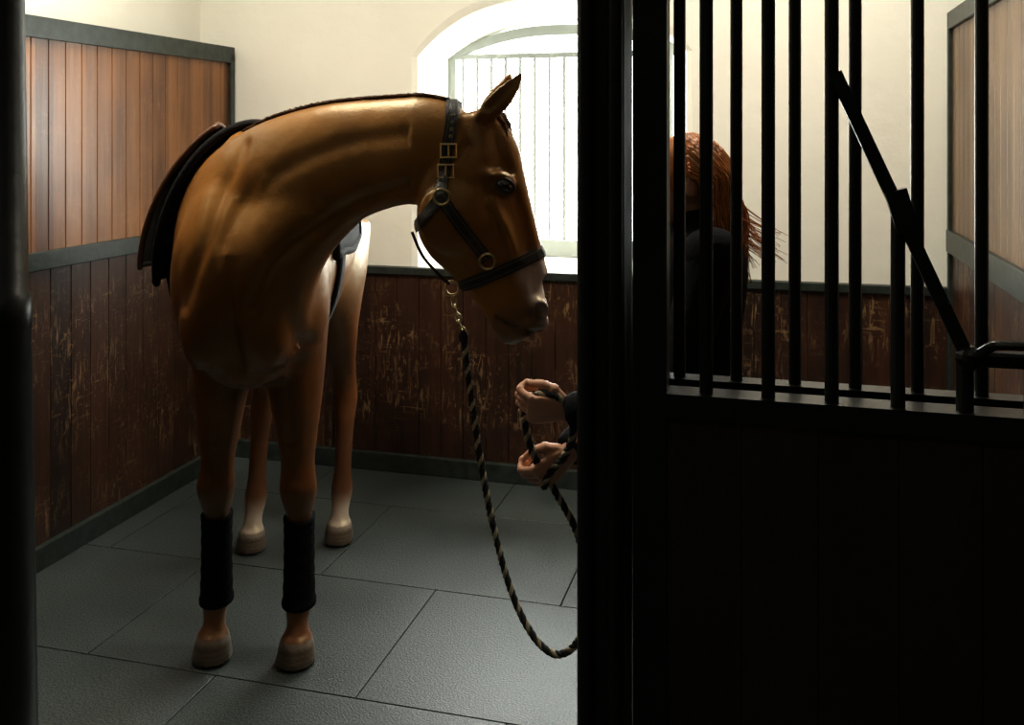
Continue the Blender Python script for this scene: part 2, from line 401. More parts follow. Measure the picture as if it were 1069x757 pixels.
NP=[(-.86,3.12,1.27),(-.80,2.98,1.335),(-.665,2.86,1.437),(-.505,2.77,1.514),(-.355,2.69,1.549),(-.235,2.63,1.560),(-.14,2.605,1.560)]
NA=[(.26,.20),(.260,.180),(.222,.138),(.182,.106),(.156,.086),(.146,.080),(.125,.075)]
mb.loft(frames(NP,NA),seg=28,sub=5)
mb.loft([((-.76,2.86,1.02),(.17,0,0),(0,.09,.10)),((-.745,2.82,1.14),(.175,0,0),(0,.12,.10)),((-.70,2.80,1.26),(.165,0,-.03),(0,.14,.04)),((-.62,2.80,1.36),(.135,0,-.06),(0,.13,.04)),((-.52,2.78,1.43),(.095,0,-.075),(0,.10,.02))],seg=24)
def H(x,z,a,bw,y,ax=(.87,.49)):
    return ((x,y,z),(ax[0]*a,0,ax[1]*a),(0,bw,0))
mb.loft([H(-.13,1.655,.045,.04,2.60,(.95,.3)),H(-.115,1.618,.075,.062,2.60,(.93,.36)),H(-.128,1.530,.125,.080,2.597,(.9,.43)),H(-.122,1.440,.153,.088,2.595),H(-.098,1.36,.148,.080,2.59),
         H(-.056,1.285,.122,.062,2.585),H(-.020,1.22,.102,.052,2.58),H(.004,1.165,.088,.050,2.575),H(.020,1.12,.080,.053,2.57),H(.032,1.085,.064,.046,2.568),H(.038,1.065,.035,.028,2.567)],seg=28,sub=4,pw=.9)
for sgn in(-1,1):
    y0=2.59
    mb.ell((-.150,y0+sgn*.066,1.385),(.098,.036,.098))
    mb.ell((-.022,y0+sgn*.068,1.475),(.036,.022,.026))
    mb.ell((-.035,y0+sgn*.078,1.496),(.036,.016,.012))
    mb.loft([((-.06,y0+sgn*.074,1.43),(.014,0,.008),(0,.014,0)),((-.015,y0+sgn*.066,1.35),(.014,0,.006),(0,.015,0)),((.008,y0+sgn*.053,1.27),(.009,0,.004),(0,.010,0))],seg=10)
    mb.ell((.068,2.572+sgn*.038,1.142),(.030,.026,.032))
mb.ell((.070,2.572,1.105),(.030,.042,.026))
mb.ell((-.002,2.570,1.066),(.034,.032,.022))
mb.loft([((-.055,2.6,1.63),(.03,0,.02),(0,.045,0)),((-.012,2.595,1.55),(.03,0,.02),(0,.055,0)),((.018,2.59,1.46),(.022,0,.012),(0,.05,0)),((.05,2.585,1.34),(.018,0,.01),(0,.034,0)),((.08,2.577,1.22),(.018,0,.01),(0,.03,0))],seg=16)
def ear(base,tip,side):
    b0=Vector(base);t0=Vector(tip);d=(t0-b0);a=V(0,1,0).cross(d).normalized()
    f=[(0,.020),(.2,.029),(.45,.032),(.7,.023),(.9,.011),(1.0,.003)]
    bend=a*(.006)
    mb.loft([(b0+d*t+bend*math.sin(t*3.14),a*r,V(0,min(r,.013),0)) for t,r in f],seg=14)
ear((-.085,2.548,1.640),(.030,2.535,1.765),-1)
ear((-.085,2.648,1.640),(.000,2.680,1.775),1)
def legF(X,Y,dx):
    P=[(1.20,.03,.03,.085,.13),(1.06,.01,.02,.098,.135),(.95,.0,.0,.098,.125),(.86,0,-.005,.090,.108),(.77,0,-.01,.078,.090),(.68,0,-.012,.064,.072),(.61,0,-.012,.052,.060),(.56,0,-.017,.053,.056),(.515,0,-.022,.058,.058),(.465,0,-.014,.049,.051),
       (.42,0,-.008,.037,.043),(.33,0,-.006,.034,.039),(.24,0,-.006,.035,.039),(.185,0,-.012,.043,.046),(.15,0,-.02,.040,.044),(.115,0,-.032,.033,.036),(.085,0,-.042,.037,.040),(.070,0,-.046,.045,.050)]
    mb.loft([((X+dx*max(0,z-.5)+q,Y+yy,z),(w,0,0),(0,d,0)) for z,q,yy,w,d in P],seg=20)
    mb.ell((X+.0,Y-.054,.515),(.034,.022,.034))
    mb.loft([((X,Y-.046,.080),(.046,0,0),(0,.050,0)),((X,Y-.05,.055),(.053,0,0),(0,.056,0)),((X,Y-.055,.02),(.060,0,0),(0,.065,0)),((X,Y-.056,.002),(.063,0,0),(0,.068,0))],seg=20,sub=3)
legF(-.915,3.02,.045); legF(-.655,3.0,-.035)
def legH(X,Y,dx,k=0):
    P=[(1.25,.02,.10,.13,.20),(1.08,.02,.0,.125,.20),(.95,.02,-.04,.105,.165),(.84,.01,.0,.082,.118),(.74,.005,.06,.064,.088),(.65,0,.115,.048,.064),(.58,0,.145,.045,.064),(.52,0,.14,.048,.058),(.46,0,.115,.042,.050),
       (.38,0,.095,.036,.043),(.26,0,.06,.035,.039),(.19,0,.045,.043,.047),(.155,0,.03,.040,.044),(.115,0,.005,.034,.036),(.085,0,-.01,.038,.040),(.070,0,-.015,.045,.050)]
    mb.loft([((X+dx*max(0,z-.5)+q*k,Y+yy,z),(w,0,0),(0,d,0)) for z,q,yy,w,d in P],seg=20)
    mb.ell((X,Y+.185,.585),(.022,.03,.05))
    mb.loft([((X,Y-.015,.080),(.046,0,0),(0,.048,0)),((X,Y-.02,.055),(.052,0,0),(0,.055,0)),((X,Y-.025,.02),(.058,0,0),(0,.063,0)),((X,Y-.026,.002),(.060,0,0),(0,.066,0))],seg=20,sub=3)
legH(-.680,3.84,-.03); legH(-1.005,3.77,.06)
def rx(a): return Matrix.Rotation(a,3,'X')
def ry(a): return Matrix.Rotation(a,3,'Y')
mb.ell((-.865,2.79,1.08),(.090,.09,.17),ry(.12)); mb.ell((-.700,2.79,1.08),(.085,.09,.17),ry(-.12))
mb.ell((-.925,2.92,1.14),(.095,.13,.24),rx(.2)); mb.ell((-.640,2.93,1.11),(.085,.13,.22),rx(.2))
mb.ell((-.90,3.05,1.34),(.13,.13,.20),rx(-.3))
mb.ell((-.78,2.86,.95),(.14,.10,.10))
mb.ell((-.85,3.15,1.53),(.07,.22,.09))
mb.ell((-1.03,3.85,1.2),(.11,.17,.22)); mb.ell((-.72,3.85,1.2),(.11,.17,.22))
hb=remesh(mb,'body',[M_coat],.0085,6)
me=hb.data
bm=bmesh.new(); bm.from_mesh(me)
def isbody(p): return (p.z>.66 and not (p.x>-.27 and p.y<2.76))
vs=[v for v in bm.verts if isbody(v.co)]
for _ in range(22): bmesh.ops.smooth_vert(bm,verts=vs,factor=.5,use_axis_x=True,use_axis_y=True,use_axis_z=True)
bm.to_mesh(me); bm.free(); me.update()
def bvh_of(me):
    return BVHTree.FromPolygons([v.co.copy() for v in me.vertices],[tuple(p.vertices) for p in me.polygons])
bv=bvh_of(me)
def hit(x,z,side=-1):
    o=V(x,1.9 if side<0 else 3.0,z); d=V(0,1 if side<0 else -1,0)
    return bv.ray_cast(o,d)
def gl(d,s): return math.exp(-(d/s)**2)
dents=[]
for sd in(-1,1):
    h=hit(.078,1.143,sd)
    if h[0]: dents.append((h[0],.012,.028,V(0,-sd,0)))
def segd(p,poly):
    best=9
    for a,b2 in zip(poly[:-1],poly[1:]):
        ax,az=a;bx,bz=b2;L2=(bx-ax)**2+(bz-az)**2
        t=max(0,min(1,((p.x-ax)*(bx-ax)+(p.z-az)*(bz-az))/L2))
        best=min(best,math.hypot(p.x-ax-(bx-ax)*t,p.z-az-(bz-az)*t))
    return best
def soft(poly): return [(q.x,q.z) for q in catmull([(x,0,z) for x,z in poly],5)]
GRO=[(soft([(-.28,1.46),(-.42,1.415),(-.55,1.335),(-.66,1.24),(-.72,1.12)]),.020,.016),
     (soft([(-.28,1.60),(-.45,1.575),(-.62,1.51),(-.74,1.42),(-.80,1.30)]),.026,.007),
     (soft([(-.78,1.57),(-.83,1.44),(-.86,1.30),(-.90,1.20),(-.93,1.12)]),.024,.012),
     (soft([(-.60,1.30),(-.63,1.20),(-.62,1.08),(-.60,.98)]),.020,.009),
     (soft([(-.97,1.03),(-.92,.95),(-.84,.90)]),.020,.009),
     (soft([(-.61,1.0),(-.66,.93),(-.73,.90)]),.020,.009),
     (soft([(-.905,.88),(-.900,.78),(-.895,.66)]),.012,.006),
     (soft([(-.668,.86),(-.664,.76),(-.660,.66)]),.012,.006),
     (soft([(-.70,1.47),(-.76,1.36),(-.80,1.22)]),.018,-.005)]
lip=soft([(-.040,1.122),(-.005,1.104),(.035,1.090),(.085,1.078)])
hg=[(soft([(-.075,1.47),(-.060,1.41),(-.035,1.33),(-.010,1.25)]),.012,.006),
    (soft([(-.23,1.40),(-.20,1.47),(-.16,1.53),(-.12,1.57)]),.014,.007),
    (soft([(.045,1.30),(.055,1.24),(.060,1.19)]),.012,.005),
    (soft([(-.05,1.515),(-.03,1.525),(-.01,1.505)]),.010,.005)]
me.calc_loop_triangles()
norms=[v.normal.copy() for v in me.vertices]
for v,nv in zip(me.vertices,norms):
    p=v.co.copy()
    for c,r,dp,dr in dents:
        q=p-c; q=V(q.x*.85+q.z*.5,q.y*.7,(q.z*.85-q.x*.5)*.7)
        d=q.length
        if d<r*3: v.co+=dr*dp*gl(d,r)
    if p.x>-.06 and p.z<1.16:
        d=segd(p,lip)
        if d<.03: v.co.y+=(.009 if p.y<2.57 else -.009)*gl(d,.008)
    if p.z>1.655 and p.y<2.541:
        a=V(-.06,0,1.67);b2=V(.02,0,1.752); t=max(0,min(1,((p.x-a.x)*(b2.x-a.x)+(p.z-a.z)*(b2.z-a.z))/((b2-a).length_squared)))
        q=a+(b2-a)*t; d=math.hypot(p.x-q.x,p.z-q.z)
        v.co.y+=.010*gl(d,.012)
    if p.y<2.9 and .85<p.z<1.26: v.co.y+=.026*gl(p.x+.778,.022)*gl(p.z-1.03,.17)
    if isbody(p) and nv.y<-.1 and p.y<3.15:
        for poly,s_,dp in GRO:
            d=segd(p,poly)
            if d<s_*3: v.co-=nv*dp*gl(d,s_)
    if p.x>-.27 and p.y<2.76 and abs(nv.y)>.3 and p.z<1.6:
        for poly,s_,dp in hg:
            d=segd(p,poly)
            if d<s_*3: v.co-=nv*dp*gl(d,s_)
me.update()
col=me.attributes.new('Col','FLOAT_COLOR','POINT')
def lerp(a,b,t): t=max(0,min(1,t)); return tuple(a[i]+(b[i]-a[i])*t for i in range(3))
def sst(a,b,x):
    t=max(0,min(1,(x-a)/(b-a))); return t*t*(3-2*t)
base=(.26,.105,.018); data=[]
for v in me.vertices:
    p=v.co; c=base
    head=p.x>-.22 and p.y<2.75
    if not head:
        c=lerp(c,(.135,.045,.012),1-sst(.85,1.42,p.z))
        hk=sst(3.45,3.6,p.y)
        c=lerp(c,(.28,.18,.10),.6*hk*sst(.80,1.1,p.z))
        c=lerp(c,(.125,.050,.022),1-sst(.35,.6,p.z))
        if p.z<.3:
            if hk>.5: c=lerp(c,(.42,.34,.27),1-sst(.11,.20,p.z))
            else: c=lerp(c,(.19,.075,.034),1-sst(.1,.2,p.z))
            if p.z<.073:
                c=lerp((.15,.12,.09),(.07,.05,.038),.5+.5*math.sin(p.z*420))
                if p.z>.060: c=(.25,.20,.16)
    else:
        ax=(p.x*.49-(p.z-1.6)*.87)
        fr=p.x*.87+(p.z-1.6)*.49
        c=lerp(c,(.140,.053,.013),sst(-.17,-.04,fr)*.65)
        m1=sst(.34,.44,ax)
        c=lerp(c,(.095,.055,.038),m1*.85)
        c=lerp(c,(.62,.50,.44),sst(.27,.34,ax)*sst(-.185,-.150,fr)*.95*(1-sst(.45,.5,ax)*.3)*gl(abs(p.y-2.545),.07))
        c=lerp(c,(.42,.31,.25),sst(.50,.53,ax)*.7)
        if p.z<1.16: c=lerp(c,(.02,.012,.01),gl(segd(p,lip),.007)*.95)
        for dc,r,_,_ in dents:
            c=lerp(c,(.012,.008,.006),gl((p-dc).length,.022)*1.4)
        e=math.hypot(p.x+.018,p.z-1.468)
        c=lerp(c,(.03,.015,.009),gl(e,.028)*1.1)
        if p.z>1.66 and p.y<2.55: c=lerp(c,(.24,.13,.055),.4)
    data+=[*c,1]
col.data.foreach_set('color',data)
childof(hb,horse)
bv=bvh_of(me)
m=MB()
for sd in(-1,1):
    h=hit(-.018,1.468,sd)
    if h[0]:
        m.ell(h[0]+V(0,-sd*.006,0),(.023,.016,.017),ry(.45),0)
        m.tube([h[0]+V(0,sd*.002,0)+ry(.45)@V(.0245*math.cos(a),sd*-.006*abs(math.cos(a)),.0175*math.sin(a)) for a in [2*math.pi*k/20 for k in range(20)]],.0045,8,1,closed=True)
childof(m.obj('eyes',[M_eye,M_lid],True),horse)
# mane: short, over the crest
m=MB()
crest=[]
for x in [-.80+.028*i for i in range(24)]:
    best=None
    for yy in [2.5+.02*k for k in range(36)]:
        h=bv.ray_cast(V(x,yy,2.2),V(0,0,-1))
        if h[0] and (best is None or h[0].z>best.z) and h[0].z>1.5 and not(h[0].z>1.69 and x>-.12 and abs(h[0].y-2.6)>.03): best=h[0]
    if best: crest.append(best)
cs=[crest[0]]+[ (crest[i-1]+crest[i]+crest[i+1])/3 for i in range(1,len(crest)-1)]+[crest[-1]]
cs=catmull(cs,12)
for i in range(0,len(cs)-3):
    p=cs[i]; t=(cs[i+1]-p).normalized(); sdv=t.cross(V(0,0,1)).normalized()
    if sdv.y>0: sdv=-sdv
    for k in range(8):
        o_=random.uniform(-.014,.014)
        q=p-V(0,0,.006)+sdv*o_; L_=random.uniform(.4,1.1)*min(1,(i+5)/50)
        e0=p+V(0,0,.005*L_)+sdv*(o_*1.1+.001)-t*.004
        e1=p+V(0,0,.009*L_)+sdv*(o_*1.2+.004)-t*random.uniform(.006,.018)
        m.tube([q,e0,e1],[.0020,.0018,.0006],4)
for k in range(26):
    q=V(-.075+random.uniform(-.02,.015),2.60+random.uniform(-.025,.02),1.665)
    m.tube([q,q+V(.03,-.004,.004),q+V(.055+random.uniform(-.01,.01),random.uniform(-.02,.01),-.035),q+V(.068+random.uniform(-.01,.01),random.uniform(-.03,.02),-.085)],[.003,.003,.0025,.0008],5)
childof(m.obj('mane',[M_mane],True,fix=False),horse)
m=MB()
for k in range(60):
    a=random.uniform(0,6.28);r=random.uniform(0,.035)
    q=V(-.88+r*math.cos(a),4.08+r*math.sin(a)*.6,1.42)
    m.tube(catmull([q,q+V(0,.05,-.08),q+V(r*math.cos(a)*.6,.06,-.4),q+V(r*math.cos(a)*.8,.04,random.uniform(-.95,-.75))],5),[.006]*15+[.001],5)
childof(m.obj('tail',[M_mane],True,fix=False),horse)
m=MB()
for X,Y in((-.915,3.02),(-.655,3.0)):
    R=[];n=44
    for i in range(n+1):
        t=i/n; z=.160+.265*t
        w=.047+.0008*math.sin(t*math.pi*12)+(.002 if t<.06 or t>.94 else 0)-.002*math.sin(t*3.1)+(.003*(1-t))
        R.append([V(X+w*math.cos(2*math.pi*k/24),Y-.008-.004*(1-t)+(w+.004)*math.sin(2*math.pi*k/24),z+.006*math.sin(2*math.pi*k/24)) for k in range(24)])
    m.rings(R)
childof(m.obj('leg_wraps',[M_wrap],True),horse)

def ribbon(m,pts,nrms,w,t=.0035,mat=0,off=.002,closed=False):
    n=len(pts);R=[]
    for i in range(n):
        if closed: tg=(pts[(i+1)%n]-pts[i-1]).normalized()
        else: tg=(pts[min(i+1,n-1)]-pts[max(i-1,0)]).normalized()
        nn=(nrms[i]-tg*nrms[i].dot(tg)).normalized(); b=tg.cross(nn)
        p=pts[i]+nn*off
        R.append([p+b*w/2,p-b*w/2,p-b*w/2+nn*t,p+b*w/2+nn*t])
    m.rings(R,mat,closed=closed)
def drape(xz,side=-1,sub=8):
    P=catmull([(x,0,z) for x,z in xz],sub);pts=[];ns=[]
    for p in P:
        h=hit(p.x,p.z,side)
        if h[0] and (not pts or (h[0]-pts[-1]).length<.12): pts.append(h[0]);ns.append(h[1] if h[1].y*side>0 else -h[1])
    for _ in range(3):
        pts=[pts[0]]+[(pts[i-1]+pts[i]*2+pts[i+1])/4 for i in range(1,len(pts)-1)]+[pts[-1]]
        ns=[ns[0]]+[(ns[i-1]+ns[i]*2+ns[i+1]).normalized() for i in range(1,len(ns)-1)]+[ns[-1]]
    return pts,ns
def strap(m,xz,w,side=-1):
    p,n=drape(xz,side)
    ribbon(m,p,n,w,.004,0,.003); ribbon(m,p,n,w*.62,.0012,1,.0068); ribbon(m,p,n,w*.50,.0012,0,.0075)
def loop(m,P,Q,y,w,ext=.05):
    P=Vector(P);Q=Vector(Q);c=(P+Q)/2;A=(P-Q).normalized();B=V(0,1,0);pts=[];ns=[]
    for k in range(48):
        a=2*math.pi*k/48;d=A*math.cos(a)+B*math.sin(a)
        h=bv.ray_cast(c+d*.30,-d)
        if h[0] and (h[0]-c).length<.24: pts.append(h[0]);ns.append(d)
    for _ in range(2):
        n=len(pts);pts=[(pts[i-1]+pts[i]*2+pts[(i+1)%n])/4 for i in range(n)]
    ribbon(m,pts,ns,w,.004,0,.004,closed=True); ribbon(m,pts,ns,w*.62,.0012,1,.0076,closed=True); ribbon(m,pts,ns,w*.5,.0012,0,.0083,closed=True)
m=MB()
for sd in(-1,1):
    strap(m,[(-.150,1.690),(-.158,1.635),(-.170,1.545),(-.182,1.440)],.031,sd)
    strap(m,[(-.182,1.440),(-.155,1.40),(-.115,1.345),(-.064,1.275)],.032,sd)
    strap(m,[(-.182,1.440),(-.225,1.385),(-.262,1.345)],.030,sd)
hp=[];hn=[]
for k in range(15):
    a=-1.25+2.5*k/14; d=V(-.05,math.sin(a),math.cos(a)).normalized(); c0=V(-.155,2.615,1.60)
    h=bv.ray_cast(c0+d*.3,-d)
    if h[0]: hp.append(h[0]);hn.append(d)
if len(hp)>3: ribbon(m,hp,hn,.031,.004,0,.004)
loop(m,(.083,2.583,1.292),(-.145,2.583,1.195),2.58,.031)
def surf(x,z,off=.008):
    h=hit(x,z,-1)
    return (h[0] if h[0] else V(x,2.52,z))+V(0,-off,0)
for (x,z) in((-.064,1.272),(-.180,1.440)):
    m.torus(surf(x,z,.013),(0,-1,0),.020,.0038,2)
    h=hit(x,z,1)
    if h[0]: m.torus(h[0]+V(0,.013,0),(0,-1,0),.020,.0038,2)
for (x,z) in((-.165,1.558),(-.172,1.505)):
    s_=surf(x,z,.013)
    q=[V(-.020,0,-.017),V(.020,0,-.017),V(.020,0,.017),V(-.020,0,.017)]
    m.tube([s_+a for a in q],.0034,8,2,closed=True)
    m.tube([s_+V(0,-.001,-.014),s_+V(0,-.001,.014)],.0025,6,2)
for i in range(5):
    s_=surf(-.152-.002*i,1.668-.018*i,.009); m.torus(s_,(0,-1,0),.0035,.0012,2,seg=10)
jr=V(-.158,2.565,1.195)
m.torus(jr,(0,-1,.2),.018,.0035,2)
m.tube(catmull([(-.262,2.545,1.345),(-.235,2.54,1.285),(-.195,2.55,1.235),(-.165,2.56,1.205)],6),.004,8,0)
childof(m.obj('halter',[M_black_leather,M_stitch,M_brass],False),horse)

# saddle (worn by the horse)
sadd=horse
def sheet(y0,y1,a0,a1,offL,offR,fl,ny=14,na=40,edge=None):
    R=[]
    for i in range(ny+1):
        ty=i/ny; row=[]
        for k in range(na+1):
            t=k/na; an=a0+(a1-a0)*t; s_=abs(an)/max(abs(a0),abs(a1))
            yy=y0+(y1-y0)*ty
            if edge: yy+=edge(s_,ty)
            x,z,w,h=trunk_at(min(max(yy,2.8),4.0))
            off=(offL if an<0 else offR)*s_**1.3+fl
            px=x+(w+off)*math.sin(an); pz=z+(h+fl+.02*(1-s_))*math.cos(an)
            row.append(V(px,yy,pz))
        R.append(row)
    return R
def sheet_obj(name,R,mat,th,parent,rim=None):
    m=MB(); ny=len(R);na=len(R[0])
    for r in R: m.v+=[tuple(p) for p in r]
    for i in range(ny-1):
        for k in range(na-1): m.f.append((i*na+k,i*na+k+1,(i+1)*na+k+1,(i+1)*na+k));m.m.append(0)
    if rim is not None:
        for seq in [R[0],R[-1],[r[0] for r in R],[r[-1] for r in R]]: m.tube(seq,rim,8,0)
    o=m.obj(name,[mat],True,fix=False)
    so=o.modifiers.new('s','SOLIDIFY');so.thickness=th;so.offset=0
    childof(o,parent); return o
d=math.radians
sheet_obj('saddle_pad',sheet(3.10,3.62,d(-102),d(90),.040,-.006,.016,edge=lambda s,t:-.03*math.sin(s*3.14)*(1-t)),M_pad,.012,sadd,.008)
sheet_obj('saddle_flap_near',sheet(3.15,3.50,d(-96),d(-22),.064,.02,.040,edge=lambda s,t:-.03*math.sin(s*3.14)*(1-t)),M_brown_leather,.008,sadd,.006)
sheet_obj('saddle_flap_far',sheet(3.17,3.50,d(22),d(72),.060,-.004,.026,edge=lambda s,t:-.03*math.sin(s*3.14)*(1-t)),M_brown_leather,.008,sadd,.006)
m=MB()
m.loft([((-.85,3.15,1.605),(.05,0,0),(0,0,.02)),((-.85,3.18,1.615),(.080,0,0),(0,0,.030)),((-.857,3.26,1.605),(.10,0,0),(0,0,.030)),((-.86,3.38,1.59),(.13,0,0),(0,0,.035)),((-.865,3.5,1.60),(.16,0,0),(0,0,.045)),((-.867,3.57,1.62),(.13,0,0),(0,0,.04)),((-.868,3.60,1.625),(.06,0,0),(0,0,.02))],seg=20)
childof(m.obj('saddle_seat',[M_brown_leather],True),sadd)
m=MB()
pts=[];ns=[]
for k in range(40):
    an=d(85)+(d(275)-d(85))*k/39; x,z,w,h=trunk_at(3.22)
    n_=V(math.sin(an),0,math.cos(an)); c0=V(x,3.22,z)
    hh=bv.ray_cast(c0+n_*.6,-n_)
    if hh[0]: pts.append(hh[0]);ns.append(n_)
ribbon(m,pts,ns,.09,.010,0,.003)
childof(m.obj('girth',[M_pad,M_steel],True),sadd)

# ---------------------------------------------------------------- lead rope
m=MB()
cp=catmull([jr+V(0,-.005,-.018),(-.150,2.555,1.145),(-.138,2.552,1.105),(-.129,2.55,1.080)],6)
i=0;dist=0
for a,b_ in zip(cp[:-1],cp[1:]):
    dist+=(b_-a).length
    if dist>.017:
        dist=0;tg=(b_-a).normalized();i+=1
        n_=V(0,1,0) if i%2 else tg.cross(V(0,1,0)).normalized()
        u_=tg;w_=tg.cross(n_).normalized()
        m.tube([b_+u_*.014*math.cos(t)+w_*.008*math.sin(t) for t in [2*math.pi*k/14 for k in range(14)]],.0027,6,2,closed=True)
m.ell((-.127,2.55,1.068),(.013,.012,.018),mat=0)
path=[(-.127,2.55,1.072),(-.111,2.53,.951),(-.085,2.50,.786),(-.047,2.47,.601),(.001,2.43,.45),(.055,2.385,.365),(.110,2.35,.342),(.160,2.32,.395),(.178,2.29,.516),(.155,2.27,.66),(.100,2.245,.775),(.052,2.22,.863),(.030,2.205,.946),(.038,2.185,1.000),(.070,2.165,1.022),(.110,2.155,1.010),(.137,2.165,.94),(.118,2.20,.870),(.09,2.215,.835),(.07,2.215,.79)]
rp=catmull(path,30)
rs=[rp[0]];acc=0
for a,b_ in zip(rp[:-1],rp[1:]):
    acc+=(b_-a).length
    if acc>=.006: rs.append(b_);acc=0
def helix(ph,mat,rad=.0044,r=.0054,pitch=.046):
    out=[];prev=None;s_=0
    for i,p in enumerate(rs):
        t=(rs[min(i+1,len(rs)-1)]-rs[max(i-1,0)]).normalized()
        if prev is None: a=t.cross(V(0,1,0)).normalized()
        else: a=(prev-t*prev.dot(t)).normalized(); s_+=(rs[i]-rs[i-1]).length
        prev=a;b_=t.cross(a);an=ph+2*math.pi*s_/pitch
        out.append(p+(a*math.cos(an)+b_*math.sin(an))*rad)
    m.tube(out,r,7,mat)
helix(0,0);helix(2.1,1);helix(4.2,0)
m.obj('lead_rope',[M_ropeB,M_ropeW,M_brass],True,fix=False)

# ---------------------------------------------------------------- woman holding the rope
wom=empty('woman',(.43,2.28,0))
m=MB()
def er(x,y,z,rx_,ry_): return ((x,y,z),(rx_,0,0),(0,ry_,0))
m.loft([er(.44,2.28,.80,.08,.11),er(.44,2.28,.88,.118,.168),er(.43,2.28,.97,.112,.155),er(.425,2.28,1.06,.104,.138),er(.425,2.28,1.16,.112,.148),er(.43,2.28,1.26,.118,.162),er(.435,2.28,1.33,.105,.170),er(.437,2.28,1.375,.075,.12),er(.43,2.28,1.405,.052,.06),er(.42,2.28,1.43,.05,.052)],seg=24)
for sy,wr,el in((-1,(.130,2.168,.982),(.34,2.07,1.04)),(1,(.130,2.235,.868),(.34,2.43,1.01))):
    sh=(.435,2.28+sy*.165,1.335)
    P=[sh,tuple((Vector(sh)*.5+Vector(el)*.5)),el,tuple((Vector(el)*.5+Vector(wr)*.5)),wr]
    m.loft(frames(P,[(.062,.062),(.056,.053),(.052,.050),(.048,.046),(.043,.041)],up=V(0,1,.2)),seg=16)
    m.ell(sh,(.07,.065,.065))
    X=.44;Yl=2.28+sy*.09
    m.loft([er(X,Yl,.90,.095,.09),er(X-.005,Yl,.75,.085,.08),er(X-.01,Yl,.60,.068,.064),er(X-.015,Yl,.48,.056,.054),er(X,Yl,.36,.056,.052),er(X+.005,Yl,.22,.044,.042),er(X+.005,Yl,.10,.040,.038),er(X,Yl,.05,.045,.038),er(X-.01,Yl,.012,.055,.038)],seg=18)
    m.loft([((X+.05,Yl,.035),(0,.030,0),(0,0,.030)),((X-.02,Yl,.045),(0,.038,0),(0,0,.043)),((X-.10,Yl,.032),(0,.042,0),(0,0,.030)),((X-.17,Yl,.022),(0,.033,0),(0,0,.020)),((X-.20,Yl,.018),(0,.012,0),(0,0,.012))],seg=16)
wb=remesh(m,'clothed_body',[M_cloth],.009,4)
childof(wb,wom)
m=MB(); hc=V(.395,2.28,1.495)
m.ell(hc+V(.01,0,.015),(.092,.074,.088)); m.ell(hc+V(-.030,0,-.03),(.060,.060,.075)); m.ell(hc+V(-.062,0,-.085),(.024,.026,.020))
m.loft([((.425,2.28,1.38),(.048,0,0),(0,.048,0)),((.415,2.28,1.43),(.046,0,0),(0,.046,0)),((.405,2.28,1.48),(.05,0,0),(0,.05,0))],seg=16)
m.loft([(hc+V(-.075,0,.025),(.012,0,0),(0,.008,0)),(hc+V(-.092,0,-.005),(.012,0,0),(0,.010,0)),(hc+V(-.100,0,-.022),(.013,0,0),(0,.015,0)),(hc+V(-.086,0,-.032),(.010,0,0),(0,.013,0))],seg=12)
m.ell(hc+V(-.080,0,-.050),(.012,.022,.007)); m.ell(hc+V(-.077,0,-.062),(.012,.020,.007))
for sy in(-1,1):
    m.ell(hc+V(.012,sy*.076,-.01),(.018,.010,.030)); m.ell(hc+V(-.072,sy*.032,.028),(.014,.022,.008)); m.ell(hc+V(-.058,sy*.042,-.03),(.022,.016,.022))
hd=remesh(m,'head',[M_skin],.005,3); childof(hd,wom)
m=MB()
for sy in(-1,1):
    m.ell(hc+V(-.070,sy*.030,.008),(.012,.013,.010),mat=0,seg=12,rg=8); m.ell(hc+V(-.080,sy*.030,.008),(.004,.006,.006),mat=1,seg=10,rg=6)
childof(m.obj('eyes_face',[M_eyew,M_eye],True),wom)
m=MB()
R=[]
for i in range(13):
    ph=math.pi*i/12*.62+.01
    R.append([hc+V(.018,0,.012)+V(.098*math.sin(ph)*math.cos(2*math.pi*k/28)+ (.008 if ph>1.2 else 0),.082*math.sin(ph)*math.sin(2*math.pi*k/28),.096*math.cos(ph)) for k in range(28)])
m.rings(R)
for k in range(460):
    a=random.uniform(-2.0,2.0); ph=random.uniform(.1,1.5)
    st=hc+V(.018,0,.012)+V(.099*math.sin(ph)*math.cos(a),.083*math.sin(ph)*math.sin(a),.097*math.cos(ph))
    ln=random.uniform(.15,.25); fly=random.random()<.24
    e=V(.485+random.uniform(-.02,.04)+(.03 if abs(a)<.8 else 0),2.28+math.sin(a)*.06,1.50-ln)
    if fly: e=V(.57+random.uniform(-.05,.075),2.28+random.uniform(-.06,.06),1.335+random.uniform(-.05,.05))
    sd_=hc+V(.018,0,.012)
    q1=(st-sd_); out_=V(q1.x+.04,q1.y,0).normalized()
    m1=sd_+V(.106*math.cos(a*.7),.088*math.sin(a*.9),-.02)
    md=V(max(m1.x,.45)+random.uniform(.005,.025),2.28+(m1.y-2.28)*.9,(m1.z+e.z)/2)
    w1=V(random.uniform(-.010,.010),random.uniform(-.010,.010),0)
    pts=catmull([st,(st+m1)/2+out_*.012,m1+w1,md-w1,e],5)
    n_=len(pts); r0=.0022 if fly else .0034
    m.tube(pts,[r0*(1-.75*(i/(n_-1))**2) for i in range(n_)],5)
childof(m.obj('hair',[M_hair],True,fix=False),wom)
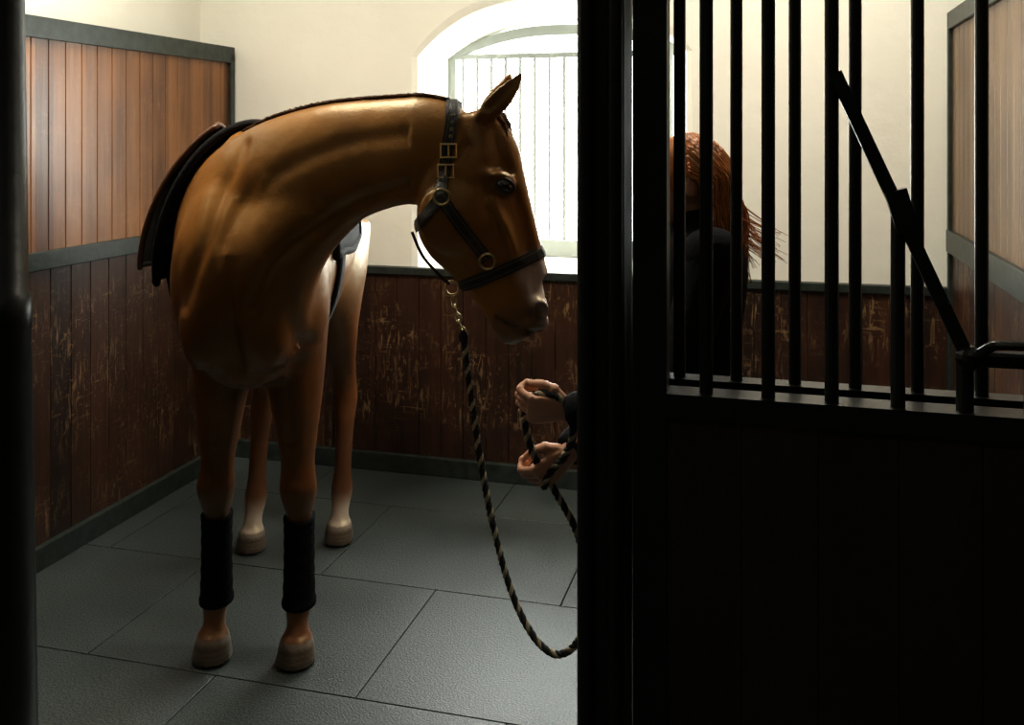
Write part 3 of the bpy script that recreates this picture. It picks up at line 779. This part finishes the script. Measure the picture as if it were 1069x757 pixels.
def hand(name,w,f,a,n,curl=(62,88,60)):
    w=Vector(w);f=Vector(f).normalized();a=Vector(a);a=(a-f*a.dot(f)).normalized();n=Vector(n);n=(n-f*n.dot(f)-a*n.dot(a)).normalized()
    T=lambda x,y,z: w+f*x+a*y+n*z
    m=MB()
    m.loft([(T(-.05,0,0),n*.022,a*.027),(T(0,0,0),n*.020,a*.026),(T(.03,0,0),n*.018,a*.034),(T(.06,-.002,.001),n*.016,a*.039),(T(.085,-.002,.001),n*.013,a*.040),(T(.094,-.002,0),n*.008,a*.034)],seg=18)
    for y,l,r in((.030,.95,.0088),(.010,1.05,.0092),(-.011,.98,.0088),(-.031,.80,.0078)):
        p=V(.084,y,0);an=0;pts=[V(.06,y*.9,0),p.copy()]
        for sl,cu in zip((.042,.026,.021),curl):
            an-=math.radians(cu); p=p+V(math.cos(an),0,math.sin(an))*sl*l; pts.append(p.copy())
        C_=[T(*q) for q in pts]
        m.tube(catmull(C_,5),[r*(1.08-.30*(i/20)) for i in range(21)],10)
        for q in C_[1:-1]: m.ell(q,(r*1.15,)*3,seg=10,rg=8)
        m.ell(C_[-1],(r*.82,)*3,seg=10,rg=8)
    tp=[T(.012,.018,-.006),T(.036,.040,-.018),T(.062,.046,-.030),T(.084,.034,-.044)]
    m.tube(catmull(tp,5),[.014-.0055*(i/15) for i in range(16)],10); m.ell(tp[-1],(.0088,)*3,seg=10,rg=8); m.ell(tp[1],(.015,)*3,seg=10,rg=8)
    o=remesh(m,name,[M_skin],.0026,2); childof(o,wom)
hand('hand_left',(.128,2.170,.985),(-1,.02,.02),(0,-.55,1),(0,-1,-.5),(48,78,50))
hand('hand_right',(.132,2.232,.870),(-.72,0,-.62),(-.4,-.5,1),(-.2,-1,-.2),(45,75,50))

# ---------------------------------------------------------------- lighting
w=bpy.data.worlds.new('overcast'); scene.world=w; w.use_nodes=True
bg=w.node_tree.nodes['Background']; bg.inputs[0].default_value=(.95,1.0,.97,1); bg.inputs[1].default_value=22
pl=bpy.data.lights.new('window_portal','AREA'); pl.shape='RECTANGLE'; pl.size=1.3; pl.size_y=1.3
po=bpy.data.objects.new('window_portal',pl); scene.collection.objects.link(po)
po.location=RW(cx,4.97,1.58)
dirv=RW(0,-1,0); po.rotation_euler=dirv.to_track_quat('-Z','Y').to_euler()
pl.cycles.is_portal=True
def added_fill_lamp(u,v,energy,hw_=.4,col=(1,.93,.78)):  # unseen lamp with housing, added above frame to brighten stall and aisle
    lamp=empty('added_fill_lamp',tuple(RW(u,v,3.12)))
    m=MB(); m.box((u-hw_,v-.08,3.14),(u+hw_,v+.08,3.2)); o=m.obj('added_lamp_housing',[M_lampw],room=True,bevel=.01)
    o.parent=lamp; o.matrix_parent_inverse=Matrix.Translation(lamp.location).inverted()
    al=bpy.data.lights.new('added_fill_light','AREA'); al.shape='RECTANGLE'; al.size=hw_*2; al.size_y=.4; al.energy=energy; al.color=col
    ao=bpy.data.objects.new('added_fill_light',al); scene.collection.objects.link(ao)
    ao.location=RW(u,v,3.12); ao.rotation_euler=(0,0,-TH); childof(ao,lamp)
added_fill_lamp(-1.9,2.7,46)
added_fill_lamp(.1,3.3,38)
added_fill_lamp(.2,-.3,3)

# ---------------------------------------------------------------- camera
cd=bpy.data.cameras.new('camera'); cam=bpy.data.objects.new('camera',cd); scene.collection.objects.link(cam)
cam.location=(0,0,1.6); cam.rotation_euler=(math.pi/2,0,0)
cd.sensor_fit='HORIZONTAL'; cd.sensor_width=36; cd.lens=1014/1069*36; cd.shift_y=-.2226; cd.clip_start=.02
scene.camera=cam
scene.view_settings.view_transform='Standard'
scene.view_settings.look='None'
scene.view_settings.exposure=.12
scene.view_settings.gamma=.90
